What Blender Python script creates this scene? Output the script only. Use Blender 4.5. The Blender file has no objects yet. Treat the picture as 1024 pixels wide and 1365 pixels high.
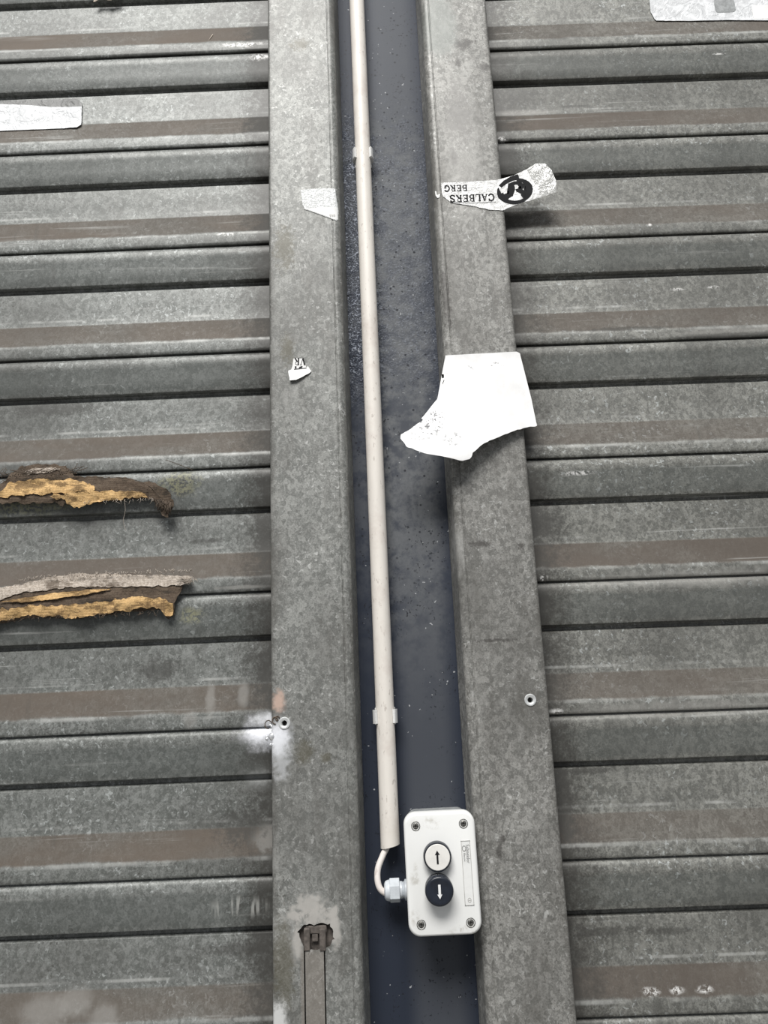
import bpy, bmesh, math, random
from mathutils import Vector, Matrix, noise
random.seed(7)
S = bpy.context.scene
COL = S.collection
MM = 0.001

# ------------------------------------------------------------------ camera
cam = bpy.data.cameras.new('camera')
cam.sensor_fit = 'HORIZONTAL'; cam.sensor_width = 36.0
cam.lens = 36.0 * 1000.0 / 1024.0
cam.clip_start = 0.02
camo = bpy.data.objects.new('camera', cam); COL.objects.link(camo)
pitch, roll = math.radians(13.62), math.radians(-2.4)
fwd = Vector((0, math.cos(pitch), math.sin(pitch)))
r0 = Vector((1, 0, 0)); u0 = r0.cross(fwd)
rt = math.cos(roll) * r0 + math.sin(roll) * u0
up = -math.sin(roll) * r0 + math.cos(roll) * u0
M = Matrix((rt, up, -fwd)).transposed().to_4x4()
M.translation = Vector((0, -0.80, 1.35))
camo.matrix_world = M
S.camera = camo

# ------------------------------------------------------------------ sky, sun, exposure
world = bpy.data.worlds.new('overcast_sky'); S.world = world
world.use_nodes = True
wn = world.node_tree; wn.nodes.clear()
wo = wn.nodes.new('ShaderNodeOutputWorld'); wb = wn.nodes.new('ShaderNodeBackground')
wt = wn.nodes.new('ShaderNodeTexCoord'); ws = wn.nodes.new('ShaderNodeSeparateXYZ')
wr = wn.nodes.new('ShaderNodeValToRGB')
wn.links.new(wt.outputs['Generated'], ws.inputs[0])
wm = wn.nodes.new('ShaderNodeMapRange'); wm.inputs[1].default_value = -1; wm.inputs[2].default_value = 1
wn.links.new(ws.outputs['Z'], wm.inputs[0]); wn.links.new(wm.outputs[0], wr.inputs[0])
cr = wr.color_ramp
cr.elements[0].position = 0.0; cr.elements[0].color = (.12, .12, .12, 1)
cr.elements[1].position = 1.0; cr.elements[1].color = (.95, 1.0, 1.05, 1)
e = cr.elements.new(0.5); e.color = (.36, .375, .40, 1)
wn.links.new(wr.outputs[0], wb.inputs[0]); wb.inputs[1].default_value = 0.62
wn.links.new(wb.outputs[0], wo.inputs[0])

roof = bpy.data.lights.new('roof_light', 'AREA'); roof.shape = 'RECTANGLE'; roof.size = 3.8; roof.size_y = 2.4
roof.energy = 640; roof.color = (1.0, .985, .96)
ro = bpy.data.objects.new('roof_light', roof); COL.objects.link(ro)
ro.location = (-.75, -4.2, 6.6)
ro.rotation_euler = (Vector((0.05, 0, 1.6)) - Vector(ro.location)).to_track_quat('-Z', 'Y').to_euler()

vs = S.view_settings
vs.view_transform = 'Standard'; vs.look = 'None'; vs.gamma = 1.0; vs.use_curve_mapping = False
vs.exposure = -0.10

# ------------------------------------------------------------------ node helpers
class NT:
    def __init__(s, name):
        s.m = bpy.data.materials.new(name); s.m.use_nodes = True
        s.t = s.m.node_tree; s.t.nodes.clear()
        s.out = s.n('ShaderNodeOutputMaterial'); s.b = s.n('ShaderNodeBsdfPrincipled')
        s.l(s.b.outputs[0], s.out.inputs[0])
        s._pos = None; s._xyz = None
    def n(s, k, **kw):
        x = s.t.nodes.new(k)
        for a, v in kw.items(): setattr(x, a, v)
        return x
    def l(s, a, b): s.t.links.new(a, b)
    def put(s, v, sock):
        if hasattr(v, 'is_output'): s.l(v, sock)
        elif isinstance(v, (tuple, list)) and len(v) == 3 and sock.type == 'RGBA': sock.default_value = (*v, 1)
        else: sock.default_value = v
    def pos(s):
        if s._pos is None: s._pos = s.n('ShaderNodeNewGeometry').outputs['Position']
        return s._pos
    def xyz(s):
        if s._xyz is None:
            q = s.n('ShaderNodeSeparateXYZ'); s.l(s.pos(), q.inputs[0]); s._xyz = q.outputs
        return s._xyz
    def objz(s):
        c = s.n('ShaderNodeTexCoord'); q = s.n('ShaderNodeSeparateXYZ'); s.l(c.outputs['Object'], q.inputs[0])
        return q.outputs['Z']
    def math(s, op, a, b=0.0, c=None, clamp=False):
        x = s.n('ShaderNodeMath', operation=op, use_clamp=clamp)
        s.put(a, x.inputs[0]); s.put(b, x.inputs[1])
        if c is not None: s.put(c, x.inputs[2])
        return x.outputs[0]
    def ramp(s, v, lo, hi, a=0.0, b=1.0):
        x = s.n('ShaderNodeMapRange', interpolation_type='SMOOTHSTEP')
        s.put(v, x.inputs[0]); x.inputs[1].default_value = lo; x.inputs[2].default_value = hi
        x.inputs[3].default_value = a; x.inputs[4].default_value = b
        return x.outputs[0]
    def scale(s, sc):
        x = s.n('ShaderNodeVectorMath', operation='MULTIPLY'); s.l(s.pos(), x.inputs[0]); x.inputs[1].default_value = sc
        return x.outputs[0]
    def noise(s, scale, detail=3.0, rough=.55, stretch=None, dist=0.0):
        x = s.n('ShaderNodeTexNoise'); x.inputs['Scale'].default_value = scale
        x.inputs['Detail'].default_value = detail; x.inputs['Roughness'].default_value = rough
        x.inputs['Distortion'].default_value = dist
        s.l(s.scale(stretch) if stretch else s.pos(), x.inputs['Vector'])
        return x.outputs[0]
    def voro(s, scale, feature='F1', out='Distance', stretch=None):
        x = s.n('ShaderNodeTexVoronoi', feature=feature); x.inputs['Scale'].default_value = scale
        s.l(s.scale(stretch) if stretch else s.pos(), x.inputs['Vector'])
        return x.outputs[out]
    def mix(s, f, a, b, blend='MIX'):
        x = s.n('ShaderNodeMix', data_type='RGBA', blend_type=blend)
        s.put(f, x.inputs[0]); s.put(a, x.inputs[6]); s.put(b, x.inputs[7])
        return x.outputs[2]
    def blob(s, cx, cz, rx, rz, nz, k=0.9, soft=.35, ang=0.0):
        """stain with a ragged edge, centred at wall position (cx, cz) in mm"""
        X, _, Z = s.xyz()
        dx = s.math('SUBTRACT', X, cx * MM); dz = s.math('SUBTRACT', Z, cz * MM)
        if ang:
            ca, sa = math.cos(ang), math.sin(ang)
            d1 = s.math('ADD', s.math('MULTIPLY', dx, ca), s.math('MULTIPLY', dz, sa))
            dz = s.math('SUBTRACT', s.math('MULTIPLY', dz, ca), s.math('MULTIPLY', dx, sa)); dx = d1
        a = s.math('DIVIDE', dx, rx * MM); b = s.math('DIVIDE', dz, rz * MM)
        d = s.math('SQRT', s.math('ADD', s.math('MULTIPLY', a, a), s.math('MULTIPLY', b, b)))
        d = s.math('ADD', d, s.math('MULTIPLY', s.math('SUBTRACT', nz, .5), k * 4.2))
        return s.ramp(d, 1 - soft * 1.6, 1 + soft, 1.0, 0.0)
    def bump(s, h, strength=.3, dist=.001, prev=None):
        x = s.n('ShaderNodeBump'); x.inputs['Strength'].default_value = strength; x.inputs['Distance'].default_value = dist
        s.put(h, x.inputs['Height'])
        if prev is not None: s.l(prev, x.inputs['Normal'])
        return x.outputs[0]
    def fin(s, col, rough=.5, metal=0.0, normal=None, spec=.5, **kw):
        s.put(col, s.b.inputs['Base Color']); s.put(rough, s.b.inputs['Roughness']); s.put(metal, s.b.inputs['Metallic'])
        s.put(spec, s.b.inputs['Specular IOR Level'])
        if normal is not None: s.l(normal, s.b.inputs['Normal'])
        for k, v in kw.items(): s.put(v, s.b.inputs[k])
        return s.m

def plain(name, col, rough=.5, metal=0.0, var=.12, nscale=120, bump=.0, spec=.5):
    t = NT(name)
    n = t.noise(nscale, 4)
    c = t.mix(t.ramp(n, .3, .7), tuple(x * (1 - var) for x in col), tuple(min(1, x * (1 + var)) for x in col))
    return t.fin(c, rough, metal, t.bump(n, bump, .0006) if bump else None, spec)

# ------------------------------------------------------------------ materials
def galv_base(t, lo, hi, fleck, grime):
    """weathered zinc: mottled spangle, bright crystals, dark pitting"""
    big = t.noise(6.0, 5, .65)
    cell = t.n('ShaderNodeSeparateColor'); t.l(t.voro(270.0, out='Color', stretch=(1, 1, .75)), cell.inputs[0])
    fine = t.noise(520.0, 5, .75)
    mid = t.noise(48.0, 6, .72, dist=.4)
    v = t.math('ADD', t.math('MULTIPLY', cell.outputs[0], .18), t.math('MULTIPLY', mid, .40))
    v = t.math('ADD', v, t.math('MULTIPLY', fine, .80))
    c = t.mix(t.ramp(v, .54, .88), lo, hi)
    fl = t.noise(210.0, 3, .6, dist=.7)
    fm = t.math('MULTIPLY', t.ramp(fl, .58, .67), t.ramp(t.noise(16.0, 3), .34, .60))
    c = t.mix(t.math('MULTIPLY', fm, .80), c, fleck)
    pit = t.math('MULTIPLY', t.ramp(t.noise(330.0, 3, .6), .56, .66), t.ramp(t.noise(11.0, 4, .6), .42, .64))
    c = t.mix(t.math('MULTIPLY', pit, .85), c, grime)
    c = t.mix(t.ramp(big, .42, .70, 0, .55), c, grime)
    c = t.mix(t.ramp(t.noise(26.0, 6, .7, stretch=(1, 1, .45)), .50, .72, 0, .34), c, grime)
    return c, fine, mid, big

def slat_material(name, warm):
    t = NT(name)
    lo, hi = ((.130, .136, .127), (.285, .293, .280)) if not warm else ((.130, .130, .119), (.290, .289, .265))
    c, fine, mid, big = galv_base(t, lo, hi, (.47, .49, .48), (.085, .083, .076))
    z = t.objz()
    X, Y, Z = t.xyz()
    rnd = t.n('ShaderNodeObjectInfo').outputs['Random']
    c = t.mix(t.ramp(rnd, 0, 1, 0, .32), c, t.mix(1.0, c, (.62, .62, .60), 'MULTIPLY'))
    edge = t.math('MULTIPLY', t.math('SUBTRACT', t.noise(28.0, 4, .6, stretch=(1, 1, 1)), .5), .010)
    ze = t.math('ADD', z, edge)
    # brown baked-on dust and rust film on the ledge of every slat
    band = t.math('MULTIPLY', t.ramp(ze, -.1265, -.1225), t.ramp(z, -.0985, -.0960, 1, 0))
    patchy = t.ramp(t.noise(9.0, 4, .6, stretch=(.6, 1, 1.6)), .32, .58, .62, 1.0)
    patchy = t.math('MULTIPLY', patchy, t.ramp(rnd, 0, 1, .82, 1.0))
    brown = t.mix(t.noise(30.0, 4, .6, stretch=(.25, 1, 1)), (.084, .067, .054), (.152, .122, .097)) if not warm else \
        t.mix(t.noise(30.0, 4, .6, stretch=(.25, 1, 1)), (.070, .057, .047), (.132, .108, .089))
    c = t.mix(t.math('MULTIPLY', t.math('MULTIPLY', band, patchy), .93), c, brown)
    # horizontal rub marks; shade on the down-facing nose put into the colour
    nose_shade = t.math('MULTIPLY', t.ramp(ze, -.047, -.040), t.ramp(ze, -.016, -.011, 1, 0))
    c = t.mix(t.math('MULTIPLY', nose_shade, .42), c, (.095, .104, .098))
    rub = t.math('MULTIPLY', t.ramp(t.noise(60.0, 4, .65, stretch=(.06, 1, 2.2)), .60, .72),
                 t.ramp(t.noise(7.0, 2), .42, .58))
    c = t.mix(t.math('MULTIPLY', rub, .5), c, (.45, .45, .43))
    drip = t.math('MULTIPLY', t.ramp(t.noise(90.0, 3, .6, stretch=(1, 1, .12)), .56, .74), t.ramp(t.noise(5.0, 2), .5, .62))
    c = t.mix(t.math('MULTIPLY', drip, .35), c, (.075, .073, .066))
    nb = t.noise(130.0, 7, .72)
    moss = [] if warm else [(-405, 1571, 55, 9, .6), (-232, 1592, 26, 14, .7), (-214, 1441, 14, 10, .5)]
    if not warm:
        white = [(-182, 1909, 12, 3, .5), (-160, 2192, 30, 4, .8), (-140, 2172, 14, 6, .9)]
        pale = [(-193, 1352, 5, 18, .3), (-158, 1356, 6, 14, .3), (-213, 1331, 7, 10, .3), (-350, 1064, 26, 14, .25),
                (-321, 1070, 18, 14, .25), (-292, 1056, 14, 12, .25), (-133, 1212, 16, 14, .6), (-160, 1470, 30, 2, .5)]
        dark = [(-140, 2190, 16, 60, .6), (-139, 2078, 20, 40, .8), (-140, 1120, 14, 34, .7), (-160, 1226, 26, 16, .8),
                (-137, 1540, 10, 60, .7), (-150, 1110, 52, 6, .4), (-137, 1165, 9, 9, .5), (-135, 1385, 10, 40, .8), (-128, 1900, 12, 90, .8),
                (-250, 1385, 22, 14, .8), (-200, 1525, 26, 3, .6), (-270, 2185, 70, 7, .6), (-230, 1590, 16, 14, .6), (-380, 1690, 60, 8, .7)]
    else:
        white = [(240, 1059, 8, 4.2, .4), (265, 1059, 7, 3.4, .4), (292, 1059, 9, 3.6, .3), (221, 1584, 20, 3, .6), (367, 1812, 9, 2, .5),
                 (411, 1813, 8, 2, .5), (463, 2146, 9, 1.4, .2), (342, 1898, 2.5, 2.5, .3), (170, 2029, 7, 4, .6), (172, 1466, 5, 4, .6), (172, 1325, 8, 3, .6)]
        pale = [(205, 2073, 40, 5, .5), (430, 1750, 90, 5, .6), (330, 1460, 120, 9, .8), (290, 1322, 110, 8, .8)]
        dark = [(200, 1112, 44, 5, .7), (262, 1110, 28, 3.5, .7), (200, 1264, 40, 4, .6), (197, 2104, 30, 30, .7), (176, 1990, 16, 50, .6),
                (176, 1530, 26, 26, .7), (170, 1450, 8, 30, .6), (173, 1240, 9, 60, .6), (270, 2080, 26, 2, .5), (300, 1760, 60, 3, .6), (430, 1745, 70, 4, .6), (240, 2015, 4, 3, .3), (285, 2022, 4, 4, .3)]
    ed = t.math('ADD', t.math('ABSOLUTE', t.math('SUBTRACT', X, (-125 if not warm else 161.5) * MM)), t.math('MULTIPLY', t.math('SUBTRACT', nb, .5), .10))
    c = t.mix(t.ramp(ed, .0, .055, .85, 0), c, (.048, .045, .040))  # darker towards the rail: its shade and grime put into the colour
    line = t.math('MULTIPLY', t.ramp(t.math('ABSOLUTE', t.math('ADD', z, .0905)), .0005, .0022, 1, 0), t.ramp(t.noise(14.0, 5, .7, stretch=(1, 1, .2)), .46, .66))
    c = t.mix(t.math('MULTIPLY', line, .55), c, (.48, .48, .46))
    line = t.math('MULTIPLY', t.ramp(t.math('ABSOLUTE', t.math('ADD', z, .1265)), .0006, .003, 1, 0), t.ramp(t.noise(11.0, 5, .7, stretch=(1, 1, .2)), .44, .62))
    c = t.mix(t.math('MULTIPLY', line, .5), c, (.46, .46, .44))
    def paint(c, lst, col, f):
        for (x, zz, a, b, k) in lst:
            c = t.mix(t.math('MULTIPLY', t.blob(x, zz, a, b, nb, k), f), c, col)
        return c
    speck = t.ramp(t.noise(260.0, 4, .7), .44, .56)
    c = paint(c, pale, (.30, .29, .27), .5)
    c = paint(c, dark, (.060, .058, .053), .62)
    c = paint(c, white, (.68, .67, .65), t.math('MULTIPLY', speck, .9))
    c = paint(c, moss, (.33, .32, .19), t.math('MULTIPLY', speck, .55))
    if not warm:
        st = t.math('MULTIPLY', t.blob(-162, 1149, 28, 10, nb, .3), t.ramp(t.noise(230.0, 2, .5, stretch=(1, 1, .05)), .52, .6))
        c = t.mix(t.math('MULTIPLY', st, .6), c, (.5, .5, .47))
        c = t.mix(t.blob(-137, 1315, 21, 14, nb, .5, .6), c, (.88, .89, .93))  # white residue and the glare beside the weld, painted into the colour
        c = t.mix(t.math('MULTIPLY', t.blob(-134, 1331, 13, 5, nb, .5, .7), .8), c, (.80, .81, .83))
        c = t.mix(t.math('MULTIPLY', t.blob(-141, 1272, 15, 10, nb, .9, .6), .45), c, (.50, .51, .50))
    nrm = t.bump(fine, .10, .0004)
    nrm = t.bump(mid, .12, .0012, nrm)
    rg = t.math('ADD', .46, t.math('MULTIPLY', band, .3))
    return t.fin(c, rg, .12, nrm, .4)

def rail_material(name, left):
    t = NT(name)
    lo, hi = ((.150, .153, .143), (.345, .347, .328)) if left else ((.152, .150, .139), (.375, .368, .346))
    c, fine, mid, big = galv_base(t, lo, hi, (.56, .56, .54), (.095, .092, .084))
    nb = t.noise(130.0, 7, .72)
    streak = t.math('MULTIPLY', t.ramp(t.noise(60.0, 4, .6, stretch=(1, 1, .10)), .52, .72), t.ramp(t.noise(6.0, 2), .42, .62))
    c = t.mix(t.math('MULTIPLY', streak, .4), c, (.12, .115, .105))
    X, Y, Z = t.xyz()
    edgex = -120 if left else 158
    d = t.math('ABSOLUTE', t.math('SUBTRACT', X, (-125 if left else 161.5) * MM))
    ed = t.math('ADD', d, t.math('MULTIPLY', t.math('SUBTRACT', nb, .5), .016))
    c = t.mix(t.ramp(ed, .001, .008, .42, 0), c, (.075, .070, .062))
    c = t.mix(t.ramp(t.noise(13.0, 7, .72, stretch=(1.4, 1, .5)), .48, .68, 0, .6), c, (.105, .100, .090))
    c = t.mix(t.ramp(t.noise(17.0, 6, .7, stretch=(1.2, 1, .5)), .56, .72, 0, .5), c, (.44, .435, .415))
    if left:
        dark = [(-92, 1296, 9, 13, .7), (-106, 1876, 12, 30, 1.0), (-83, 2170, 12, 9, 1.0), (-104, 1742, 8, 18, .9), (-70, 1290, 5, 6, .6), (-115, 1100, 11, 40, .7)]
        for q in dark: c = t.mix(t.math('MULTIPLY', t.blob(*q[:4], nb, q[4]), .6), c, (.10, .09, .06))
        # pale ground-off patch around the latch, dusty tongue below it
        for q in ((-90, 1152, 15, 11, 1.1), (-105, 1144, 9, 5, 1.0), (-82, 1142, 17, 9, 1.0), (-101, 1122, 5, 18, .6), (-64, 1130, 5, 16, .6), (-66, 1142, 6, 10, .8)):
            c = t.mix(t.math('MULTIPLY', t.blob(*q[:4], nb, q[4]), .85), c, (.47, .45, .42))
        tongue = t.math('MULTIPLY', t.math('MULTIPLY', t.ramp(X, -.1000, -.0960), t.ramp(X, -.0755, -.0745, 1, 0)), t.ramp(Z, 1.108, 1.120, 1, 0))
        c = t.mix(t.math('MULTIPLY', tongue, .55), c, t.mix(mid, (.20, .175, .15), (.33, .295, .26)))
        c = t.mix(t.math('MULTIPLY', t.blob(-120, 1052, 9, 20, nb, .7), .9), c, (.68, .68, .67))
        c = t.mix(t.math('MULTIPLY', t.blob(-117, 1347, 7, 11, nb, .5), .85), c, (.60, .43, .35))
        c = t.mix(t.blob(-118, 1311, 12, 17, nb, .4, .5), c, (.90, .91, .95))  # white weld residue with its blown-out glow painted in
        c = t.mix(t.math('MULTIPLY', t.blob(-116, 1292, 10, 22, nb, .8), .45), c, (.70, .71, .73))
    else:
        dark = [(119, 2131, 4.5, 8, .35), (152, 2123, 6, 6, .7), (128, 2160, 14, 8, 1.0), (105, 1991, 5, 12, .6), (100, 1195, 3, 9, .5), (104, 1206, 3, 4, .5),
                (103, 1504, 12, 4, .7), (146, 1500, 4, 4, .8), (115, 2050, 16, 40, 1.1), (84, 1800, 5, 40, .9), (112, 1400, 22, 2, .9)]
        for q in dark: c = t.mix(t.math('MULTIPLY', t.blob(*q[:4], nb, q[4]), .75), c, (.065, .06, .055))
        c = t.mix(t.math('MULTIPLY', t.blob(98, 2190, 24, 50, nb, .3, .2), .6), c, (.20, .215, .20))
        c = t.mix(t.math('MULTIPLY', t.blob(118, 2000, 22, 110, nb, .7), .35), c, (.46, .45, .43))
    nrm = t.bump(fine, .12, .0004); nrm = t.bump(mid, .15, .0012, nrm)
    return t.fin(c, .46, .12, nrm, .4)

def column_material():
    t = NT('blue_grey_column_paint')
    X, Y, Z = t.xyz()
    n1 = t.noise(55.0, 5, .65); fine = t.noise(380.0, 3, .6); big = t.noise(7.0, 3)
    c = t.mix(big, (.020, .026, .041), (.031, .037, .053))
    # settled dust: heavier high up, thinning out towards the push button box
    zone = t.math('MULTIPLY', t.ramp(Z, 1.28, 1.62), t.ramp(X, -.012, .006, .35, 1.0))
    zone = t.math('MULTIPLY', zone, t.ramp(X, .050, .074, 1, .15))  # less dust by the right rail: the gap's shade put into the colour
    zone = t.math('MULTIPLY', zone, t.ramp(Z, 2.03, 2.14, 1, .15))
    dust = t.math('MULTIPLY', t.ramp(t.math('ADD', n1, t.math('MULTIPLY', t.math('SUBTRACT', big, .5), .5)), .36, .62), zone)
    c = t.mix(t.math('MULTIPLY', dust, .85), c, t.mix(fine, (.110, .115, .120), (.215, .220, .224)))
    low = t.math('MULTIPLY', t.ramp(X, .000, .022), t.ramp(X, .050, .074, 1, 0))
    c = t.mix(t.math('MULTIPLY', low, .35), c, (.125, .130, .138))
    pit = t.ramp(t.noise(300.0, 2, .6), .63, .67)
    pz = t.math('MULTIPLY', pit, t.ramp(t.noise(18.0, 2), .42, .6))
    c = t.mix(t.math('MULTIPLY', pz, .85), c, (.012, .013, .017))
    # beaded, wrinkled paint in the upper part
    wz = t.math('MULTIPLY', t.ramp(Z, 1.66, 1.76), t.ramp(t.math('ADD', Z, t.math('MULTIPLY', t.math('SUBTRACT', n1, .5), .35)), 1.98, 2.12, 1, 0))
    wz = t.math('MULTIPLY', wz, t.ramp(X, -.006, .012, 1.0, .28))
    bead = t.ramp(t.voro(330.0, 'SMOOTH_F1'), .15, .55, 1, 0)
    wr = t.noise(240.0, 2, .5, dist=2.0, stretch=(1, 1, 1.5))
    h = t.math('MULTIPLY', t.math('ADD', bead, t.math('MULTIPLY', wr, 1.4)), wz)
    sp = t.math('MULTIPLY', t.ramp(wr, .54, .66), wz)
    c = t.mix(t.math('MULTIPLY', sp, .8), c, (.40, .43, .50))
    dots = t.math('MULTIPLY', t.ramp(t.voro(95.0), .10, .17, 1, 0), t.ramp(Z, 1.40, 1.55))
    c = t.mix(t.math('MULTIPLY', dots, .8), c, (.010, .011, .016))
    lint = t.ramp(t.noise(240.0, 1, .5), .765, .785)
    c = t.mix(t.math('MULTIPLY', lint, .8), c, (.42, .43, .44))
    nrm = t.bump(h, .55, .0012); nrm = t.bump(fine, .12, .0004, nrm)
    return t.fin(c, t.math('ADD', .55, t.math('MULTIPLY', dust, .25)), 0.0, nrm, .22)

def conduit_material(name='aged_white_plastic', col=(.78, .735, .675), dirt_shade=(.42, .37, .33)):
    t = NT(name)
    n = t.noise(90.0, 4, .6, stretch=(1, 1, .18)); s = t.noise(300.0, 3, .6, stretch=(1, 1, .35))
    c = t.mix(t.ramp(n, .40, .75, 0, .35), col, tuple(x * .78 for x in col))
    c = t.mix(t.math('MULTIPLY', t.ramp(s, .61, .70), .6), c, dirt_shade)
    c = t.mix(t.ramp(t.noise(24.0, 6, .7), .48, .70, 0, .45), c, (.56, .48, .43))
    return t.fin(c, .45, 0.0, None, .4)

def cover_material():
    t = NT('off_white_box_plastic')
    nb = t.noise(130.0, 7, .72)
    c = t.mix(t.ramp(t.noise(40.0, 4), .4, .8, 0, .25), (.86, .86, .84), (.76, .76, .73))
    for q in ((61, 1132, 9, 4, .8), (14, 1143, 5, 6, .9), (15, 1176, 4, 6, 1.0), (16, 1186, 2, 4, .9), (58, 1128, 16, 3, .8), (30, 1226, 16, 5, 1.0)):
        c = t.mix(t.math('MULTIPLY', t.math('MULTIPLY', t.blob(*q[:4], nb, -.3, .6), t.ramp(nb, .44, .62)), .45), c, (.30, .26, .19))
    return t.fin(c, .38, 0.0, None, .45)

def paper_material(name, col=(.90, .895, .885), blots=(), bump=.25, scale=45):
    t = NT(name)
    n = t.noise(scale, 4, .6); nb = t.noise(300.0, 3, .7)
    c = t.mix(t.ramp(n, .42, .75, 0, .5), col, tuple(x * .80 for x in col))
    for q in blots:
        c = t.mix(t.math('MULTIPLY', t.math('MULTIPLY', t.blob(*q[:4], nb, -.12), t.ramp(nb, .55, .60)), q[4]), c, (.10, .10, .11))
    return t.fin(c, .6, 0.0, t.bump(n, bump, .0012), .3)

def tape_material(name, col, rough=.25, scale=80):
    t = NT(name)
    n = t.noise(scale, 3, .6, dist=1.5); r = t.ramp(t.noise(scale * .7, 3, .6, dist=2.5), .45, .55)
    c = t.mix(t.ramp(n, .45, .62), tuple(x * .80 for x in col), col)
    return t.fin(c, rough, 0.0, t.bump(t.math('ADD', n, t.math('MULTIPLY', r, .4)), .6, .0012), .6)

def sacking_material(name, a, b, dark, amount):
    t = NT(name)
    w = t.n('ShaderNodeTexWave', wave_type='BANDS', bands_direction='X'); w.inputs['Scale'].default_value = 210; w.inputs['Distortion'].default_value = 1.2
    t.l(t.pos(), w.inputs['Vector'])
    w2 = t.n('ShaderNodeTexWave', wave_type='BANDS', bands_direction='Z'); w2.inputs['Scale'].default_value = 210; w2.inputs['Distortion'].default_value = 1.2
    t.l(t.pos(), w2.inputs['Vector'])
    weave = t.math('MULTIPLY', w.outputs[1], w2.outputs[1])
    n = t.noise(60.0, 7, .75, stretch=(.6, 1, 1.4)); f = t.noise(420.0, 5, .7)
    c = t.mix(t.ramp(f, .3, .7), a, b)
    c = t.mix(t.math('MULTIPLY', t.ramp(n, .50 - amount, .62 - amount), .9), c, dark)
    c = t.mix(t.math('MULTIPLY', weave, .3), c, tuple(x * 1.25 for x in b))
    nr = t.bump(weave, .5, .0008); nr = t.bump(f, .5, .001, nr)
    return t.fin(c, .9, 0.0, nr, .15)

MAT = {}
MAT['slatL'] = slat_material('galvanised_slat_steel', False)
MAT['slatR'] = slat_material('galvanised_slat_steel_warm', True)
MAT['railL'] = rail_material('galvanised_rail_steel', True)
MAT['railR'] = rail_material('galvanised_rail_steel_worn', False)
MAT['column'] = column_material()
MAT['pvc'] = conduit_material()
MAT['clip'] = conduit_material('grey_white_clip_plastic', (.74, .74, .73), (.45, .43, .4))
MAT['cable'] = conduit_material('white_cable_sheath', (.80, .75, .71), (.5, .44, .4))
MAT['gland'] = plain('light_grey_gland_plastic', (.60, .63, .66), .35, var=.08)
MAT['cover'] = cover_material()
MAT['boxbase'] = plain('grey_box_plastic', (.30, .31, .31), .45, var=.25, nscale=200)
MAT['screw'] = plain('dull_screw_steel', (.20, .195, .18), .38, .75, var=.3, nscale=400)
MAT['black'] = plain('black_button_plastic', (.016, .020, .030), .30, var=.2)
MAT['btnwhite'] = paper_material('scuffed_white_button', (.82, .80, .76), bump=.05, scale=110)
MAT['printblack'] = plain('black_print', (.014, .014, .015), .75, spec=.15)
MAT['printwhite'] = plain('white_print', (.85, .85, .85), .5)
MAT['printgrey'] = plain('grey_print', (.24, .24, .235), .6)
MAT['printpale'] = plain('pale_print', (.46, .45, .43), .5)
MAT['plate'] = plain('nameplate_plastic', (.82, .82, .80), .4, var=.04)
MAT['paper'] = paper_material('white_paper', (.86, .852, .845), ((55, 1640, 17, 19, .85), (78, 1618, 10, 10, .6), (137, 1712, 9, 3, .8), (105, 1709, 5, 3, .5), (38, 1622, 16, 6, .35)), .18)
MAT['tape'] = tape_material('crinkled_white_tape', (.78, .775, .76), .28, 90)
MAT['tapeclear'] = tape_material('cloudy_clear_tape', (.45, .45, .43), .18, 60)
MAT['tapewhite'] = tape_material('matt_white_tape', (.74, .75, .76), .4, 50)
MAT['tapeshade'] = tape_material('grey_tape_shade', (.17, .17, .165), .5, 40)  # white tape darkened to grey for the shade on its fold
MAT['tapeemb'] = tape_material('embossed_white_tape', (.80, .81, .80), .35, 220)
MAT['scrapplain'] = paper_material('white_label_paper', (.84, .835, .82), bump=.2, scale=90)
MAT['tan'] = sacking_material('tan_sacking', (.54, .34, .15), (.80, .54, .26), (.15, .095, .05), .045)
MAT['brown'] = sacking_material('dirty_brown_sacking', (.085, .062, .046), (.15, .115, .085), (.05, .042, .034), .0)
MAT['greyweave'] = sacking_material('frayed_grey_sacking', (.30, .25, .20), (.60, .53, .46), (.13, .10, .075), .0)
MAT['thread'] = plain('pale_thread', (.46, .40, .34), .9, var=.3)
MAT['threaddark'] = plain('dark_thread', (.10, .075, .055), .9, var=.3)
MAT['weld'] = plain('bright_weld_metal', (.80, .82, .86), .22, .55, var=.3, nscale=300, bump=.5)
MAT['rust'] = plain('brown_latch_steel', (.115, .098, .086), .7, .1, var=.3, nscale=260, bump=.5)
MAT['rivet'] = plain('bright_rivet_steel', (.80, .81, .80), .32, .5, var=.12, nscale=300)
MAT['dirt_shade'] = plain('dark_hole_shade', (.018, .017, .016), .9)  # near black: dark inside of bores and screw recesses put into the colour
MAT['tongue'] = plain('unused', (.26, .23, .2), .6)
def floor_material():
    t = NT('concrete_floor')
    n = t.noise(3.0, 6, .65); f = t.noise(60.0, 4, .6)
    c = t.mix(n, (.16, .158, .15), (.27, .265, .25)); c = t.mix(t.ramp(f, .55, .75, 0, .5), c, (.11, .108, .10))
    return t.fin(c, .8, 0.0, t.bump(f, .3, .002))
MAT['floor'] = floor_material()
bpy.data.materials.remove(MAT.pop('tongue'))

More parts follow.
